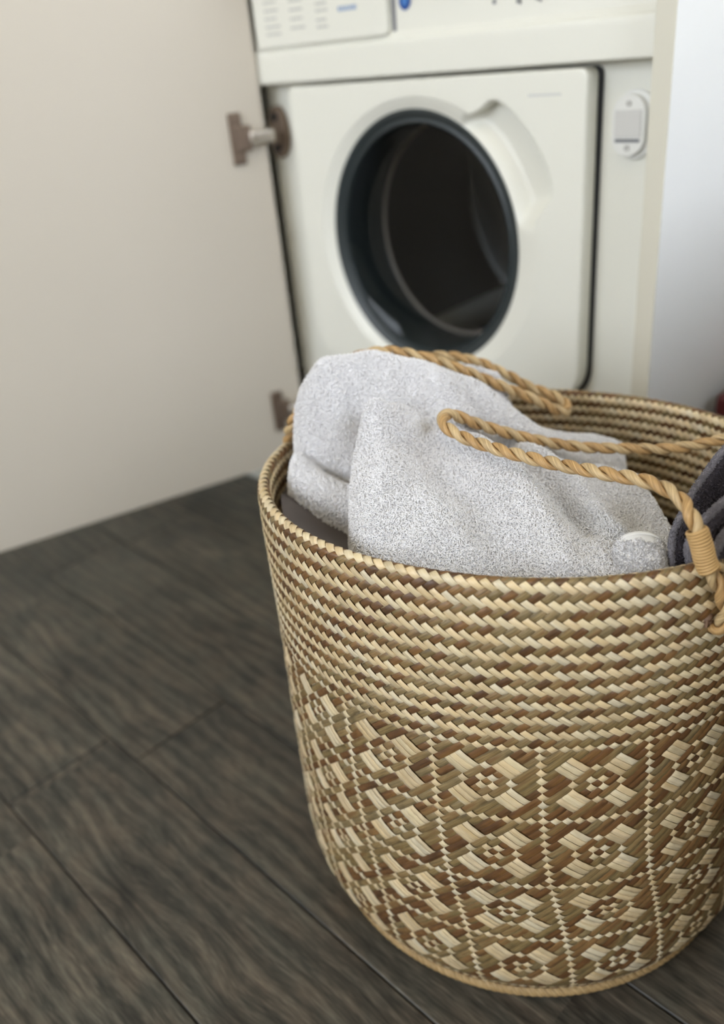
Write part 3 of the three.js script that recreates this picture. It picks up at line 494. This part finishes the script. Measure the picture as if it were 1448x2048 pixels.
{ // small cloth end with a finished hem, tucked inside the front rim
  const t = thing('face_cloth', 'small white terry cloth end with a stitched hem standing inside the front rim', 'cloth', [0.8035, 0.411, 0.4205], 0.575);
  // a curled flap leaning back from the camera, its hem along the top edge
  const flap = (a, k, o) => { const W = lerp(0.0195, 0.0172, k), up = k * 0.052 - 0.022 - 0.0085 * a * a * k, nn = 0.013 * (1 - Math.abs(a) ** 2.6) - 0.006 * k ** 5 + o, lean = 0.86; return [W * Math.sin(a * 1.35) / Math.sin(1.35), up * Math.cos(lean) + nn * Math.sin(lean), -up * Math.sin(lean) + nn * Math.cos(lean)]; };
  const g = grid(36, 24, (i, j) => flap(i / 18 - 1, j / 24, 0.0012 * (fbm(i * 0.3, j * 0.3, 2, 55) - 0.5)));
  part('cloth_body', g, mat(0xdddbd8, 0.95, { side: THREE.DoubleSide }), t);
  pile('terry_loops', g, 2600, 0.0018, terryLoopM, t, (a) => a.y + Math.abs(a.x) * 0.2 < 0.0225);
  const hg = grid(36, 8, (i, j) => { const e = j / 8; return flap(i / 18 - 1, lerp(0.945, 1.0, e), 0.0006 * Math.sin(e * Math.PI) + 0.0003); });
  part('stitched_hem', hg, mat(0xe2e0dc, 0.8, { side: THREE.DoubleSide }), t);
}
{ // taupe sheet under the towel at the left
  const t = thing('taupe_sheet', 'smooth taupe cotton sheet tucked under the towel at the left inside of the basket', 'sheet');
  const g = grid(60, 60, (i, j) => { let l = lerp(-0.222, 0.03, i / 60), s = lerp(-0.14, 0.19, j / 60); const w = wallIn(l, s); const a = w < 0.001 ? 1 + (w - 0.001) / Math.hypot(l, s) : 1; l *= a; s *= a;
    const y = 0.384 + 0.020 * sstep(0.02, 0.14, s) + 0.008 * (fbm(l * 14, s * 14, 2, 77) - 0.5) + 0.006 * Math.exp(-(((s - 0.09 - l * 0.3) / 0.012) ** 2)) + 0.02 * sstep(-0.13, -0.22, l) - 0.10 * sstep(-0.118, -0.085, l); return toW(l, s, y); });
  part('sheet_cloth', g, mat(0x5f5855, 0.8, { side: THREE.DoubleSide }), t);
}
{ // dark towel at the right: three folds, each a thick leaf with a rounded front edge
  const t = thing('dark_towel', 'folded dark plum-grey terry towel at the right of the basket', 'towel');
  const folds = [[[[0.104, 0.150, 0.392], [0.103, 0.148, 0.41], [0.1015, 0.144, 0.423], [0.103, 0.134, 0.434], [0.107, 0.126, 0.440], [0.111, 0.12, 0.444], [0.116, 0.112, 0.452], [0.128, 0.1, 0.465], [0.141, 0.09, 0.479], [0.155, 0.08, 0.488], [0.17, 0.07, 0.492]], 0.0036], [[[0.117, 0.158, 0.40], [0.114, 0.158, 0.418], [0.1105, 0.156, 0.430], [0.110, 0.152, 0.437], [0.118, 0.144, 0.449], [0.135, 0.13, 0.459], [0.152, 0.117, 0.464], [0.17, 0.10, 0.466]], 0.0044], [[[0.124, 0.163, 0.40], [0.123, 0.163, 0.427], [0.1235, 0.162, 0.434], [0.127, 0.158, 0.441], [0.134, 0.151, 0.448], [0.15, 0.136, 0.453], [0.17, 0.118, 0.454]], 0.0048]];
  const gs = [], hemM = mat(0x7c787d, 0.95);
  for (const [P, R] of folds) {
    const c = new THREE.CatmullRomCurve3(P.map((p) => V(toW(...p)))), n = 60, Pt = c.getSpacedPoints(n), dir = V(toW(0.85, -0.62, 0)).sub(V(toW(0, 0, 0))).setY(-0.25).normalize();
    gs.push(grid(16, n, (i, j) => {
      const T = Pt[Math.min(n, j + 1)].clone().sub(Pt[Math.max(0, j - 1)]).normalize(), D = dir.clone().addScaledVector(T, -dir.dot(T)).normalize(), S = new THREE.Vector3().crossVectors(T, D);
      const k = i / 16 * 2 - 1, e = Math.abs(k) > 0.5 ? (Math.abs(k) - 0.5) * 2 : 0, a = Math.abs(k) <= 0.5 ? k * Math.PI : Math.sign(k) * Math.PI / 2;   // rounded edge, then two long faces
      const wv = 0.0025 * (fbm(j * 0.11, i * 0.2, 2, R * 1e5) - 0.5);
      const q = Pt[j].clone().addScaledVector(S, Math.sin(a) * (R + e * 0.004) + wv).addScaledVector(D, R - Math.cos(a) * R + e * 0.055 + 0.0012); return [q.x, q.y, q.z];
    }));
  }
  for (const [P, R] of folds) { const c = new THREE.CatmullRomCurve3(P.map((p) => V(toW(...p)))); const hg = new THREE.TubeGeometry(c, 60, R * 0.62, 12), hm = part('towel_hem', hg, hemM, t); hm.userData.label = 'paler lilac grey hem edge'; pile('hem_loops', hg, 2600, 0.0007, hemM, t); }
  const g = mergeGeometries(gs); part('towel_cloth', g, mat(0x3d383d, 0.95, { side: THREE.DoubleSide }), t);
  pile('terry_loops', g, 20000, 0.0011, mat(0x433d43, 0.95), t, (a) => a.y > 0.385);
}

// ---------------------------------------------------------------- low cupboard added out of frame, placed to shade the basket's right side
{
  const t = thing('added_cupboard', 'added low wooden cupboard out of view, blocking light on the right of the basket', 'cupboard', [1.40, 0, -0.05]);
  part('cupboard_body', box(0.58, 0.66, 1.1, 0, 0.35, 0, 0.004), mat(0x8f8272, 0.6), t);
  part('cupboard_top', box(0.62, 0.03, 1.14, 0, 0.695, 0, 0.004), mat(0x8f8272, 0.5), t);
}

// ---------------------------------------------------------------- dark red box by the end panel
{
  const t = thing('storage_box', 'dark red box standing behind the basket by the white end panel', 'box', [0.735, 0, -0.27], 0.0);
  part('box_body', box(0.19, 0.285, 0.25, 0, 0.1435, 0, 0.008), mat(0x4c1618, 0.6), t);
  part('box_lid', box(0.198, 0.03, 0.258, 0, 0.298, 0, 0.007), mat(0x571a1b, 0.55), t);
}
renderer.render(scene, camera);
